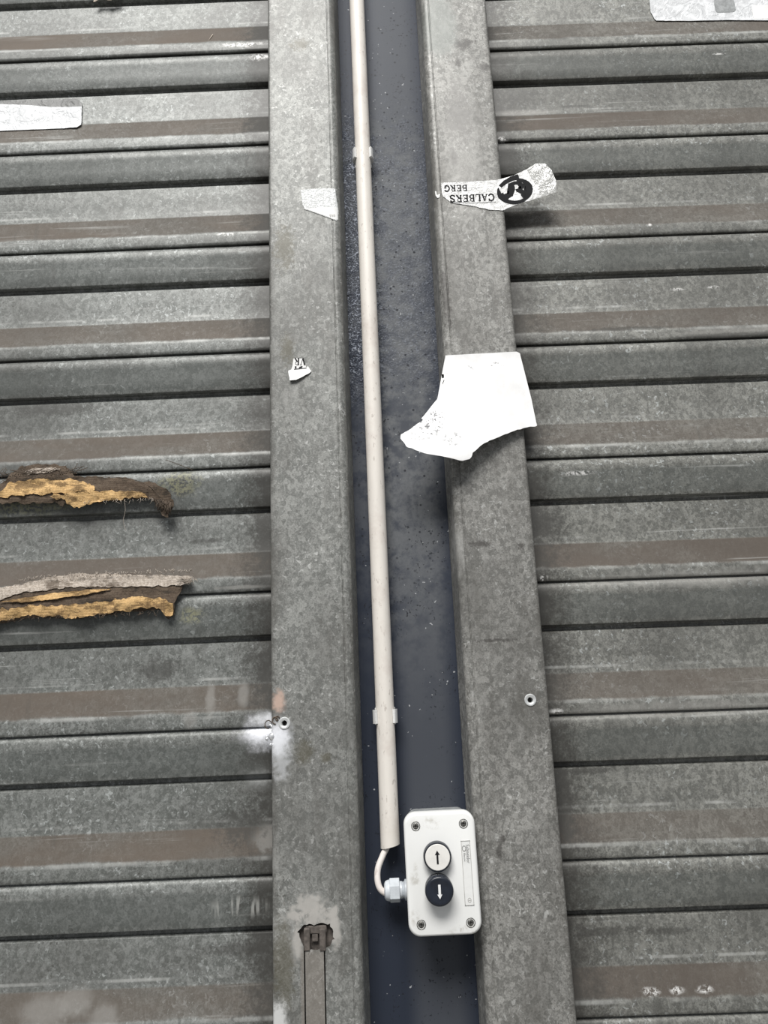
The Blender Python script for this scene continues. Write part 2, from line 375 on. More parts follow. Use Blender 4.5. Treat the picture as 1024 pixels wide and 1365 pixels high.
# ------------------------------------------------------------------ mesh helpers
def link(name, me, mat, parent=None):
    o = bpy.data.objects.new(name, me); COL.objects.link(o)
    if mat and not me.materials: me.materials.append(MAT[mat])
    if parent: o.parent = parent
    return o
def from_bm(name, bm, mat, parent=None, smooth=False):
    bmesh.ops.recalc_face_normals(bm, faces=bm.faces)
    me = bpy.data.meshes.new(name); bm.to_mesh(me); bm.free()
    if smooth:
        me.polygons.foreach_set('use_smooth', [True] * len(me.polygons))
    return link(name, me, mat, parent)
def autosmooth(o, deg=35):
    me = o.data
    me.polygons.foreach_set('use_smooth', [True] * len(me.polygons))
    bm = bmesh.new(); bm.from_mesh(me)
    for ed in bm.edges:
        if len(ed.link_faces) == 2 and ed.calc_face_angle(0) > math.radians(deg): ed.smooth = False
    bm.to_mesh(me); bm.free()
    return o
def tag(o, label, cat, group=None):
    o['label'] = label; o['category'] = cat
    if group: o['group'] = group
    return o
def thing(name, loc, label, cat, group=None):
    o = bpy.data.objects.new(name, None); COL.objects.link(o); o.location = loc; o.empty_display_size = .02
    return tag(o, label, cat, group)
def extrude_profile(pts, a0, a1, axis, segs=1):
    """closed 2-D profile (mm) swept along an axis. axis 'X': pts are (y,z); axis 'Z': pts are (x,y)"""
    bm = bmesh.new(); rings = []
    for k in range(segs + 1):
        a = a0 + (a1 - a0) * k / segs
        rings.append([bm.verts.new((a * MM, p[0] * MM, p[1] * MM) if axis == 'X' else (p[0] * MM, p[1] * MM, a * MM)) for p in pts])
    n = len(pts)
    for k in range(segs):
        for i in range(n):
            bm.faces.new((rings[k][i], rings[k][(i + 1) % n], rings[k + 1][(i + 1) % n], rings[k + 1][i]))
    bm.faces.new(rings[0]); bm.faces.new(rings[-1][::-1])
    return bm
def offset_path(pts, th):
    """thin closed strip from an open path"""
    out = []
    for i, p in enumerate(pts):
        a = Vector(pts[max(0, i - 1)]); b = Vector(pts[min(len(pts) - 1, i + 1)])
        d = (b - a).normalized(); nrm = Vector((-d.y, d.x))
        out.append((p[0] + nrm.x * th, p[1] + nrm.y * th))
    return list(pts) + out[::-1]
def box_bm(x0, x1, y0, y1, z0, z1, bev=0.0, seg=2):
    bm = bmesh.new(); bmesh.ops.create_cube(bm, size=1)
    for v in bm.verts:
        v.co = Vector(((x0 + x1) / 2 + v.co.x * (x1 - x0), (y0 + y1) / 2 + v.co.y * (y1 - y0), (z0 + z1) / 2 + v.co.z * (z1 - z0))) * MM
    if bev: bmesh.ops.bevel(bm, geom=list(bm.edges), offset=bev * MM, segments=seg, profile=.5, affect='EDGES')
    return bm
def lathe_bm(prof, cx, cz, y0=0.0, n=40, closed=False):
    """prof: (radius, y) in mm round an axis parallel to Y"""
    bm = bmesh.new(); rings = []
    for r, y in prof:
        if r < 1e-6: rings.append([bm.verts.new((cx * MM, (y0 + y) * MM, cz * MM))])
        else: rings.append([bm.verts.new(((cx + r * math.cos(2 * math.pi * i / n)) * MM, (y0 + y) * MM, (cz + r * math.sin(2 * math.pi * i / n)) * MM)) for i in range(n)])
    pairs = list(zip(rings, rings[1:])) + ([(rings[-1], rings[0])] if closed else [])
    for A, B in pairs:
        for i in range(n):
            j = (i + 1) % n
            if len(A) == 1 and len(B) == 1: continue
            if len(A) == 1: bm.faces.new((A[0], B[i], B[j]))
            elif len(B) == 1: bm.faces.new((A[i], B[0], A[j]))
            else: bm.faces.new((A[i], A[j], B[j], B[i]))
    return bm
def tube_into(bm, pts, r, n=10, cap=True):
    pts = [Vector(p) for p in pts]; rings = []
    up_ = Vector((0, 1, 0))
    for i, p in enumerate(pts):
        d = (pts[min(i + 1, len(pts) - 1)] - pts[max(i - 1, 0)]).normalized()
        a = d.cross(up_)
        if a.length < 1e-4: a = d.cross(Vector((1, 0, 0)))
        a.normalize(); b = d.cross(a)
        rr = r[i] if isinstance(r, (list, tuple)) else r
        rings.append([bm.verts.new((p + (a * math.cos(2 * math.pi * k / n) + b * math.sin(2 * math.pi * k / n)) * rr) * MM) for k in range(n)])
    for A, B in zip(rings, rings[1:]):
        for k in range(n): bm.faces.new((A[k], A[(k + 1) % n], B[(k + 1) % n], B[k]))
    if cap: bm.faces.new(rings[0]); bm.faces.new(rings[-1][::-1])
def spline(pts, sub=8):
    P = [Vector(p) for p in pts]; out = []
    for i in range(len(P) - 1):
        p0, p1, p2, p3 = P[max(i - 1, 0)], P[i], P[i + 1], P[min(i + 2, len(P) - 1)]
        for k in range(sub):
            t = k / sub
            out.append(.5 * ((2 * p1) + (p2 - p0) * t + (2 * p0 - 5 * p1 + 4 * p2 - p3) * t * t + (3 * p1 - p0 - 3 * p2 + p3) * t ** 3))
    return out + [P[-1]]
def ragged(pts, amp, step=2.5, skip=()):
    """torn outline: subdivide each edge and jitter it; edges in skip stay clean"""
    out = []
    n = len(pts)
    for i in range(n):
        a, b = Vector(pts[i]), Vector(pts[(i + 1) % n]); out.append((a.x, a.y))
        L = (b - a).length; k = int(L / step)
        nr = Vector((-(b - a).y, (b - a).x)).normalized() if L > 0 else Vector((0, 0))
        for j in range(1, k):
            q = a.lerp(b, j / k)
            if i not in skip: q += nr * amp * (1.9 * noise.noise(Vector((q.x * .16, i * .37, q.y * .16))) + random.uniform(-.38, .38))
            out.append((q.x, q.y))
    return out
def sheet(name, outline, yf, mat, parent=None, grid=5.0, th=.3, zlift=None):
    """a thin sheet of paper / tape / cloth: outline (x,z) in mm on the wall, bent in depth by yf(x,z)"""
    bm = bmesh.new()
    f = bm.faces.new([bm.verts.new((x, 0, z)) for x, z in outline])
    xs = [p[0] for p in outline]; zs = [p[1] for p in outline]
    bmesh.ops.triangulate(bm, faces=[f], ngon_method='EAR_CLIP')
    for lo, hi, ax in ((min(xs), max(xs), 0), (min(zs), max(zs), 2)):
        v = lo + grid * .53
        while v < hi:
            co = Vector((0, 0, 0)); co[ax] = v; no = Vector((0, 0, 0)); no[ax] = 1
            bmesh.ops.bisect_plane(bm, geom=list(bm.verts) + list(bm.edges) + list(bm.faces), plane_co=co, plane_no=no, dist=1e-5)
            v += grid
    bmesh.ops.remove_doubles(bm, verts=bm.verts, dist=1e-4)
    for v in bm.verts:
        y = yf(v.co.x, v.co.z); v.co.y = y
    if zlift:
        for v in bm.verts:
            v.co.z += zlift(v.co.x, v.co.z)
    bmesh.ops.recalc_face_normals(bm, faces=bm.faces)
    if bm.faces and sum(fc.normal.y for fc in bm.faces) > 0: bmesh.ops.reverse_faces(bm, faces=bm.faces)
    old = list(bm.faces)
    bnd = [e for e in bm.edges if e.is_boundary]
    vmap = {v: bm.verts.new(v.co + Vector((0, th, 0))) for v in list(bm.verts)}
    for fc in old: bm.faces.new([vmap[v] for v in fc.verts][::-1])
    for ed in bnd:
        a, b = ed.verts
        try: bm.faces.new((a, b, vmap[b], vmap[a]))
        except ValueError: pass
    for v in bm.verts: v.co *= MM
    o = from_bm(name, bm, mat, parent, True)
    return autosmooth(o, 50)
def nz3(x, z, s, seed=0.0): return noise.noise(Vector((x * s, seed, z * s)))
def text(name, body, size, mat, parent, x, y, z, rotz_in_wall=0.0, sx=1.0, bold=0.0):
    """flat printed lettering facing the viewer; (x,y,z) mm is the centre; rotation is in the wall plane"""
    cu = bpy.data.curves.new(name, 'FONT'); cu.body = body; cu.size = size * MM
    cu.align_x = 'CENTER'; cu.align_y = 'CENTER'; cu.extrude = .00003; cu.offset = bold * MM; cu.resolution_u = 3
    tmp = bpy.data.objects.new('tmp', cu); COL.objects.link(tmp)
    bpy.context.view_layer.update()
    me = bpy.data.meshes.new_from_object(tmp.evaluated_get(bpy.context.evaluated_depsgraph_get()))
    bpy.data.objects.remove(tmp); bpy.data.curves.remove(cu)
    me.transform(Matrix.Translation((x * MM, y * MM, z * MM)) @ Matrix.Rotation(rotz_in_wall, 4, 'Y') @ Matrix.Rotation(math.pi / 2, 4, 'X') @ Matrix.Diagonal((sx, 1, 1, 1)))
    me.name = name; me.materials.clear()
    return link(name, me, mat, parent)
GLYPH = {  # serif capitals as brush strokes in a unit box: (points, thick?)
    'C': ([([(.92, .74), (.82, .93), (.55, 1.0), (.25, .88), (.08, .5), (.25, .12), (.55, 0), (.82, .08), (.94, .28)], 1), ([(.92, .68), (.92, 1.0)], 0)], 1.0),
    'A': ([([(.5, 1), (.14, 0)], 0), ([(.5, 1), (.86, 0)], 1), ([(.26, .34), (.74, .34)], 0), ([(.0, .02), (.3, .02)], 0), ([(.68, .02), (1.02, .02)], 0)], 1.0),
    'L': ([([(.22, 0), (.22, 1)], 1), ([(.05, .98), (.4, .98)], 0), ([(.05, .02), (.85, .02)], 0), ([(.85, 0), (.85, .28)], 0)], .9),
    'B': ([([(.22, 0), (.22, 1)], 1), ([(.05, .98), (.5, .98), (.74, .88), (.76, .7), (.6, .54), (.22, .53)], 0), ([(.22, .53), (.62, .52), (.84, .4), (.84, .16), (.6, .02), (.05, .02)], 0), ([(.8, .4), (.8, .16)], 1)], .95),
    'E': ([([(.22, 0), (.22, 1)], 1), ([(.05, .98), (.82, .98)], 0), ([(.05, .02), (.85, .02)], 0), ([(.22, .52), (.62, .52)], 0), ([(.82, 1), (.82, .75)], 0), ([(.85, 0), (.85, .27)], 0), ([(.62, .66), (.62, .38)], 0)], .95),
    'R': ([([(.22, 0), (.22, 1)], 1), ([(.05, .98), (.5, .98), (.76, .88), (.78, .66), (.6, .5), (.22, .49)], 0), ([(.45, .49), (.88, .02), (1.0, .02)], 1), ([(.05, .02), (.4, .02)], 0)], 1.0),
    'S': ([([(.8, .76), (.72, .95), (.45, 1.0), (.18, .86), (.2, .66), (.5, .52), (.8, .38), (.84, .16), (.6, .0), (.3, .02), (.12, .2)], 1), ([(.8, .7), (.8, 1)], 0), ([(.12, .0), (.12, .3)], 0)], .95),
    'G': ([([(.92, .74), (.82, .93), (.55, 1.0), (.25, .88), (.08, .5), (.25, .12), (.55, 0), (.86, .1)], 1), ([(.86, 0), (.86, .42)], 1), ([(.66, .42), (1.02, .42)], 0)], 1.05),
    'V': ([([(.5, 0), (.12, 1)], 1), ([(.5, 0), (.86, 1)], 0), ([(.0, .98), (.3, .98)], 0), ([(.7, .98), (1.0, .98)], 0)], 1.0)}
def ribbon(pts, w0, w1=None):
    """brush stroke outline; width tapers from w0 to w1"""
    w1 = w0 if w1 is None else w1
    P = [Vector((p[0], p[1])) for p in pts]; L, Rr = [], []
    for i, p in enumerate(P):
        d = (P[min(i + 1, len(P) - 1)] - P[max(i - 1, 0)]).normalized(); nr = Vector((-d.y, d.x)); w = w0 + (w1 - w0) * i / (len(P) - 1)
        L.append(p + nr * w / 2); Rr.append(p - nr * w / 2)
    return [(q.x, q.y) for q in L + Rr[::-1]]
def serif_text(body, x0, z0, cw, h, yf, parent, thick=.24, thin=.12, rot=0.0):
    """printed serif lettering; (x0, z0) is the wall position of the first letter's lower left corner, turned by rot"""
    bm = bmesh.new(); pen = 0.0; ca, sa = math.cos(rot), math.sin(rot)
    for ch in body:
        strokes, adv = GLYPH[ch]
        for pts, tk in strokes:
            p2 = [(pen + a * cw, b * h) for a, b in pts]
            poly = ribbon(p2, (thick if tk else thin) * cw)
            poly = [(x0 + a * ca - b * sa, z0 + a * sa + b * ca) for a, b in poly]
            n = len(poly) // 2; front = [bm.verts.new((a * MM, (yf(a, b)) * MM, b * MM)) for a, b in poly]
            back = [bm.verts.new((a * MM, (yf(a, b) + .06) * MM, b * MM)) for a, b in poly]
            for V in (front, back):
                for i in range(n - 1): bm.faces.new((V[i], V[i + 1], V[2 * n - 2 - i], V[2 * n - 1 - i]))
            for i in range(2 * n): bm.faces.new((front[i], front[(i + 1) % (2 * n)], back[(i + 1) % (2 * n)], back[i]))
        pen += (adv + .12) * cw
    return from_bm('lettering', bm, 'printblack', parent)
def cut(o, cutters):
    """boolean holes, applied"""
    for c in cutters:
        md = o.modifiers.new('cut', 'BOOLEAN'); md.operation = 'DIFFERENCE'; md.object = c; md.solver = 'EXACT'
    bpy.context.view_layer.update()
    me = bpy.data.meshes.new_from_object(o.evaluated_get(bpy.context.evaluated_depsgraph_get()))
    old = o.data; mats = [m for m in old.materials]
    o.modifiers.clear(); o.data = me
    me.materials.clear()
    for m in mats: me.materials.append(m)
    bpy.data.meshes.remove(old)
    for c in cutters:
        d = c.data; bpy.data.objects.remove(c); bpy.data.meshes.remove(d)

# ------------------------------------------------------------------ setting: floor and steel column
TOP = 2760
fl = from_bm('floor', box_bm(-3200, 3200, -3400, 900, -120, 0), 'floor'); fl['kind'] = 'structure'
wl = from_bm('wall_back', box_bm(-1800, 1800, 10, 240, TOP, 4300), 'floor'); wl['kind'] = 'structure'
colm = from_bm('steel_column', box_bm(-62, 100, 35, 175, 0, TOP, 5, 3), 'column'); autosmooth(colm)
tag(colm, 'dark blue-grey painted steel column recessed between the two galvanised guide rails', 'column')

# ------------------------------------------------------------------ guide rails (folded galvanised channel)
def arc(cx, cy, r, a0, a1, n=7):
    return [(cx + r * math.cos(math.radians(a0 + (a1 - a0) * i / n)), cy + r * math.sin(math.radians(a0 + (a1 - a0) * i / n))) for i in range(n + 1)]
def rail_profile(xi, xo):
    """xi = edge over the slats, xo = edge towards the column (xi < xo); front face at y=0"""
    outer = [(xi, 15), (xi, 3)] + arc(xi + 3, 3, 3, 180, 270, 4)
    outer += [(xo - 10.5, 0), (xo - 9.9, .7), (xo - 9.2, .7), (xo - 8.6, 0.05)]
    outer += arc(xo - 8, 8, 8, 270, 360, 9) + [(xo + 4, 33.8), (xi, 33.8)]
    inner = [(xi, 31.4), (xo + 1.2, 31.4), (xo - 2.4, 8)] + arc(xo - 8, 8, 5.6, 360, 270, 6)
    inner += [(xi + 4, 2.4), (xi + 2.4, 4), (xi + 2.4, 15)]
    return outer + inner
def make_rail(name, prof, mat, label, cutters):
    root = thing(name, (0, 0, 0), label, 'guide rail')
    b = from_bm('channel', extrude_profile(prof, 0, TOP, 'Z', 1), mat, root)
    if cutters: cut(b, cutters)
    autosmooth(b, 30)
    return root
def cutter(bm):
    return from_bm('cutter', bm, None)
profL = rail_profile(-125, -38)
profR = [(238 - x - 0.0, y) for x, y in rail_profile(76.5, 161.5)]
def cyl_cut(cx, cz, r): return cutter(lathe_bm([(0, -8), (r, -8), (r, 12), (0, 12)], cx, cz, 0, 24))
slot = [(-101, 1129.7), (-94, 1136), (-80, 1136.6), (-69, 1136), (-66, 1129), (-64.5, 1122), (-72, 1115), (-93.5, 1112.5)]
sb = bmesh.new()
fa = sb.faces.new([sb.verts.new((x * MM, -.006, z * MM)) for x, z in ragged(slot, 1.1, 2.2)])
ex = bmesh.ops.extrude_face_region(sb, geom=[fa]); bmesh.ops.translate(sb, vec=(0, .014, 0), verts=[g for g in ex['geom'] if isinstance(g, bmesh.types.BMVert)])
cutsL = [cyl_cut(-111.6, 1325, 3.4), cutter(sb), cutter(box_bm(-94.9, -93.5, -6, 8, 700, 1116)), cutter(box_bm(-75.6, -74.2, -6, 8, 700, 1118))]
railL = make_rail('guide_rail', profL, 'railL', 'galvanised guide rail with a latch slot, beside the shutter with torn sacking', cutsL)
railR = make_rail('guide_rail', profR, 'railR', 'galvanised guide rail carrying the large torn white paper, beside the push button box', [cyl_cut(142.8, 1337.8, 3.4)])
def rivet(root, cx, cz):
    rv = from_bm('rivet', lathe_bm([(6.2, 0.0), (5.9, -.8), (4.9, -1.1), (3.9, -.5), (3.0, -.3), (2.7, .3), (2.7, 9), (3.3, 9), (3.3, 0.0)], cx, cz, 0, 36, True), 'rivet', root, True)
    rv['label'] = 'bright ring-shaped tubular rivet with a dark hole'
    autosmooth(rv, 50)
    dk = from_bm('rivet_bore', lathe_bm([(0, 7.5), (2.69, 7.5), (2.69, 8.6), (0, 8.6)], cx, cz, 0, 20), 'dirt_shade', rv)  # black plug for the shade inside the bore
rivet(railL, -111.6, 1325); rivet(railR, 142.8, 1337.8)
# latch hook seated in the slot
hk = bmesh.new()
def add_box(bm, *a, bev=0.0):
    b2 = box_bm(*a, bev); me = bpy.data.meshes.new('t'); b2.to_mesh(me); b2.free(); bm.from_mesh(me); bpy.data.meshes.remove(me)
add_box(hk, -93, -72.5, 1.2, 5, 1127, 1134.5, bev=1.0)
add_box(hk, -94.6, -88.6, -1.4, 3.0, 1113, 1133, bev=1.2)
add_box(hk, -79.6, -73.2, -1.4, 3.0, 1112.4, 1132, bev=1.2)
add_box(hk, -87, -81, 1.8, 5, 1120, 1127, bev=.8)
hook = from_bm('latch_hook', hk, 'rust', railL); hook['label'] = 'rusty brown two-pronged latch hook'
# the slot's dirt packing behind the hook
from_bm('slot_backing', box_bm(-103, -62, 6.2, 7.2, 1108, 1140), 'rust', railL)
# bright weld lumps that also stand in for light leaking past the rail edge
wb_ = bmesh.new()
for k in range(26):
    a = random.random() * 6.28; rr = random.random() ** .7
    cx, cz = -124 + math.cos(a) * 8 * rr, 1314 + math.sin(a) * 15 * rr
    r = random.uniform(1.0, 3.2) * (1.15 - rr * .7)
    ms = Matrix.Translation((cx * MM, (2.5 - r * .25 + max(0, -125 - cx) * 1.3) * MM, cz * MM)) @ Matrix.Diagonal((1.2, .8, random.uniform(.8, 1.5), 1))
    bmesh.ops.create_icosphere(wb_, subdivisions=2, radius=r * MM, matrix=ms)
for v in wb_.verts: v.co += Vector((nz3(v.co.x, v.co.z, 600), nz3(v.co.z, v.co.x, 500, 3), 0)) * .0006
wd = from_bm('weld_bead', wb_, 'weld', railL, True); wd['label'] = 'bright lumpy weld spatter standing in for a light leak at the rail edge'
# dark ring of burnt wire beside the rivet
rb_ = bmesh.new()
for (cx, cz, r) in ((-121, 1328, 3.0), (-129, 1324, 3.6), (-118.5, 1330, 2.0)):
    tube_into(rb_, [(cx + r * math.cos(t * .7), -.6 if cx > -125 else 6, cz + r * 1.2 * math.sin(t * .7)) for t in range(8)], .55, 6)
bw = from_bm('burnt_wire', rb_, 'threaddark', railL, True)

# ------------------------------------------------------------------ roller shutters
def slat_path(p):
    # (y, z): y grows away from the viewer, z=0 at the seam; the nose, the shaded groove, the flat, the dusty ledge, the lower lip
    return [(7.6, 9.0), (7.2, 3.0), (5.0, .4), (2.6, -1.0), (1.2, -2.4), (.3, -5.0), (-.2, -8.5), (-.3, -12.5), (.2, -15.5), (1.3, -30.0),
            (2.7, -44.2), (3.3, -45.6), (4.8, -46.2), (11.0, -46.4), (11.8, -48.0), (11.6, -51.0), (8.6, -52.2), (7.5, -53.4), (7.0, -60.0), (6.6, -78.0), (6.6, -95.0), (6.2, -97.0),
            (1.4, -123.0), (.6, -125.2), (.2, -128.0), (0.0, -p + 5.0), (.2, -p + 3.2), (1.0, -p + 2.0), (2.2, -p + 1.7)]
Y0 = 17.5
def slat_surface(zl, p):
    pts = slat_path(p)[2:]
    zl = max(min(zl, pts[0][1]), pts[-1][1])
    for (ya, za), (yb, zb) in zip(pts, pts[1:]):
        if zb <= zl <= za: return Y0 + ya + (yb - ya) * ((za - zl) / (za - zb + 1e-9))
    return Y0
def slat_mesh(x0, x1, p, mat):
    prof = offset_path(slat_path(p), .8)
    bm = extrude_profile(prof, x0, x1, 'X', 1)
    bmesh.ops.recalc_face_normals(bm, faces=bm.faces)
    me = bpy.data.meshes.new('slat'); bm.to_mesh(me); bm.free()
    me.materials.append(MAT[mat])
    o = bpy.data.objects.new('t', me); autosmooth(o, 28); bpy.data.objects.remove(o)
    return me
PL, ZL0 = 143.4, 1176.7
PR, ZR0 = 141.1, 1178.7
def shutter(label, x0, x1, p, z0, kmin, kmax, tilt, pivot, mat):
    root = thing('roller_shutter', ((x0 + x1) / 2 * MM, Y0 * MM, 0), label, 'roller shutter')
    me = slat_mesh(x0 - pivot, x1 - pivot, p, mat)
    for k in range(kmin, kmax + 1):
        o = bpy.data.objects.new('slat', me); COL.objects.link(o); o.parent = root
        o.location = (pivot * MM - root.location.x, 0, (z0 + k * p) * MM)
        o.rotation_euler = (0, tilt + random.uniform(-.0007, .0007), 0)
    bb = from_bm('bottom_bar', box_bm(x0, x1, 9.5, 13, 2, z0 + (kmin - 1) * p + 30), mat, root)
    bb.matrix_parent_inverse = Matrix.Identity(4)
    bb.location = (-root.location.x, 0, 0)
    return root
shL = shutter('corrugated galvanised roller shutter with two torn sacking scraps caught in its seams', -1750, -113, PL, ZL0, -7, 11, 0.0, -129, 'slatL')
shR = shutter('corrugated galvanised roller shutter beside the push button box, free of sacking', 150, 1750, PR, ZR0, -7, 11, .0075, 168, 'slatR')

# ------------------------------------------------------------------ conduit, clips, cable
PX, PYc, PRad = -7.8, 22.0, 9.8
cb = bmesh.new(); n = 32
ringz = []
ztop, zbot = TOP - 6, 1199.5
def ring(r, z, slope=0.0):
    return [cb.verts.new(((PX + r * math.cos(2 * math.pi * i / n)) * MM, (PYc + r * math.sin(2 * math.pi * i / n)) * MM, (z + slope * r * math.cos(2 * math.pi * i / n)) * MM)) for i in range(n)]
R = [ring(PRad, ztop), ring(PRad, zbot, .20), ring(PRad - 1.5, zbot, .20), ring(PRad - 1.5, zbot + 60), ]
for A, B in zip(R, R[1:]):
    for i in range(n): cb.faces.new((A[i], A[(i + 1) % n], B[(i + 1) % n], B[i]))
cb.faces.new(R[0]); cb.faces.new(R[-1])
cond = autosmooth(from_bm('conduit_pipe', cb, 'pvc'), 40)
tag(cond, 'long straight off-white plastic conduit pipe clipped upright on the blue column', 'pipe')
def clip(cz, label):
    root = thing('pipe_clip', (PX * MM, 35 * MM, cz * MM), label, 'clip', 'conduit clips')
    prof = []
    for a in range(-52, 233, 15): prof.append((PRad + 3.6) * 1.0 and (math.cos(math.radians(a)), math.sin(math.radians(a))))
    # open C gripping the pipe from behind; angle 90deg = away from viewer
    cs = [math.radians(a) for a in range(-38, 219, 8)]
    ro, ri = PRad + 3.4, PRad + .25
    poly = [(ro * math.cos(a), PYc - 35 + ro * math.sin(a)) for a in cs] + [(ri * math.cos(a), PYc - 35 + ri * math.sin(a)) for a in reversed(cs)]
    poly = [(x, min(y, -0.1)) for x, y in poly]
    b = from_bm('clip_ring', extrude_profile(poly, -7, 7, 'Z', 1), 'clip', root)
    f = from_bm('clip_foot', box_bm(-11, 11, -2.6, -.1, -9, 9, .8), 'clip', root)
    return root
clip(2017, 'small white open clip gripping the conduit high up, above the torn papers')
clip(1327, 'small white open clip gripping the conduit low down, level with the rivets')
cable = bmesh.new()
cp = spline([(PX - 2.0, PYc, 1262), (PX - 2.2, PYc, 1225), (-9.6, 21, 1204), (-15.5, 18.5, 1192), (-20.8, 15, 1181), (-21.8, 12, 1171), (-19.6, 10.5, 1163), (-14.0, 10, 1158.8), (-8, 10, 1160.5), (-2, 10, 1161)], 6)
tube_into(cable, cp, 3.1, 14)
cbo = from_bm('cable', cable, 'cable', None, True)
tag(cbo, 'short curved white cable from the conduit end into the box gland', 'cable')

# ------------------------------------------------------------------ push button box
BX = thing('push_button_box', (41.2 * MM, 35 * MM, 1181.2 * MM), 'white two-button control box with up and down arrows on the blue column', 'control box')
BX.rotation_euler = (0, math.radians(-.35), 0)
INV = Matrix.Translation((-41.2 * MM, -35 * MM, -1181.2 * MM))
def rrect(x0, x1, z0, z1, r, n=7):
    out = []
    for cx, cz, a in ((x1 - r, z1 - r, 0), (x0 + r, z1 - r, 90), (x0 + r, z0 + r, 180), (x1 - r, z0 + r, 270)):
        for i in range(n + 1):
            t = math.radians(a + 90 * i / n); out.append((cx + r * math.cos(t), cz + r * math.sin(t)))
    return out
def loft_y(loops, mat, name, parent):
    bm = bmesh.new(); rings = [[bm.verts.new((x * MM, y * MM, z * MM)) for x, z in pts] for pts, y in loops]
    n = len(rings[0])
    for A, B in zip(rings, rings[1:]):
        for i in range(n): bm.faces.new((A[i], A[(i + 1) % n], B[(i + 1) % n], B[i]))
    bm.faces.new(rings[0]); bm.faces.new(rings[-1][::-1])
    o = from_bm(name, bm, mat, parent); autosmooth(o, 40); return o
x0, x1, z0, z1 = 6.6, 75.8, 1126.4, 1235.9
def RR(i, r): return rrect(x0 + i, x1 - i, z0 + i, z1 - i, r)
PB = []
PB.append(loft_y([(RR(3.6, 10), 34.9), (RR(3.6, 10), 0), (RR(4.4, 9), 0), (RR(4.4, 9), -3)], 'boxbase', 'enclosure_base', BX))
PB.append(loft_y([(RR(1.0, 10.5), -3), (RR(1.0, 10.5), -5.0)], 'boxbase', 'gasket', BX))
cover = loft_y([(RR(.3, 11), -5.0), (RR(0, 11.3), -8), (RR(0, 11.3), -17.5), (RR(.5, 11), -19.0), (RR(1.7, 10), -20.0), (RR(2.6, 9), -20.2)], 'cover', 'cover', BX)
PB.append(cover)
scr = []
for sx_, sz_ in ((18.2, 1224.3), (64.6, 1224.5), (18.6, 1137.3), (65.3, 1137.0)):
    s = from_bm('screw', lathe_bm([(4.4, -20.1), (4.4, -20.5), (3.9, -20.6), (3.6, -20.2), (3.5, -19.9), (2.6, -20.6), (1.7, -20.9), (.9, -20.9), (.75, -20.2), (0, -20.2)], sx_, sz_, 0, 28), 'screw', BX, True)
    scr.append(s); PB.append(s)
    c2 = bmesh.new(); add_box(c2, sx_ - 2.3, sx_ + 2.3, -21.0, -20.5, sz_ - .35, sz_ + .35); add_box(c2, sx_ - .35, sx_ + .35, -21.0, -20.5, sz_ - 2.3, sz_ + 2.3)
    PB.append(from_bm('screw_recess', c2, 'dirt_shade', s))  # flat black cross for the shade in the recess
def arrow(name, cx, cz, y, L, w, hw, hl, upw, mat, parent):
    s = 1 if upw else -1
    pts = [(-w / 2, -L / 2), (w / 2, -L / 2), (w / 2, L / 2 - hl), (hw / 2, L / 2 - hl), (0, L / 2), (-hw / 2, L / 2 - hl), (-w / 2, L / 2 - hl)]
    pts = [(cx + a * s, cz + b * s) for a, b in pts]
    return loft_y([(pts, y + .12), (pts, y)], mat, name, parent)
# white (up) button: flush white disc in a black bezel
wx, wz = 37.3, 1197.0
b1 = from_bm('button', lathe_bm([(13.4, -20.0), (13.4, -27.5), (12.9, -28.6), (12.2, -28.8), (11.9, -28.2), (0, -28.2)], wx, wz, 0, 48), 'black', BX, True); autosmooth(b1, 40)
b1['label'] = 'white button with a black up arrow in a black bezel'
PB.append(b1)
d1 = from_bm('button_face', lathe_bm([(11.8, -28.1), (11.8, -28.9), (11.3, -29.4), (0, -29.5)], wx, wz, 0, 48), 'btnwhite', b1, True); autosmooth(d1, 40); PB.append(d1)
PB.append(arrow('up_arrow', wx - .2, wz + .2, -29.75, 12.0, 1.8, 4.6, 3.8, True, 'printblack', b1))
# black (down) button: projecting black disc
kx, kz = 36.9, 1168.6
b2 = from_bm('button', lathe_bm([(13.0, -20.0), (13.0, -25.5), (12.0, -26.0), (12.0, -29.0), (13.3, -29.4), (13.5, -30.6), (13.3, -33.6), (12.6, -35.0), (11.4, -35.6), (9.6, -35.3), (6, -34.7), (0, -34.5)], kx, kz, 0, 48), 'black', BX, True); autosmooth(b2, 50)
b2['label'] = 'projecting black button with a white down arrow'
PB.append(b2)
PB.append(arrow('down_arrow', kx + .1, kz - .1, -35.9, 12.5, 2.3, 4.6, 4.0, False, 'printwhite', b2))
# slim nameplate with lettering running downwards
npx = 65.3
pl = loft_y([(rrect(60.9, 69.7, 1151.8, 1209.2, .8, 3), -20.1), (rrect(60.9, 69.7, 1151.8, 1209.2, .8, 3), -20.45)], 'plate', 'nameplate', BX); PB.append(pl)
fr = bmesh.new()
for a in ((60.9, 69.7, 1208.6, 1209.2), (60.9, 69.7, 1151.8, 1152.4), (60.9, 61.4, 1151.8, 1209.2), (69.2, 69.7, 1151.8, 1209.2)):
    add_box(fr, a[0], a[1], -20.7, -20.4, a[2], a[3])
PB.append(from_bm('nameplate_rim', fr, 'printpale', pl))
PB.append(text('lettering', 'Schneider', 4.9, 'printgrey', pl, 66.9, -20.6, 1197.3, math.pi / 2, .86))
PB.append(text('lettering', 'Electric', 2.6, 'printgrey', pl, 63.6, -20.6, 1194.2, math.pi / 2))
lg = bmesh.new()
tube_into(lg, [(63.6 + 1.7 * math.cos(t * .45) , -20.6, 1202.2 + 2.4 * math.sin(t * .45)) for t in range(15)], .28, 5)
PB.append(from_bm('emblem', lg, 'printgrey', pl))
mk = bmesh.new()
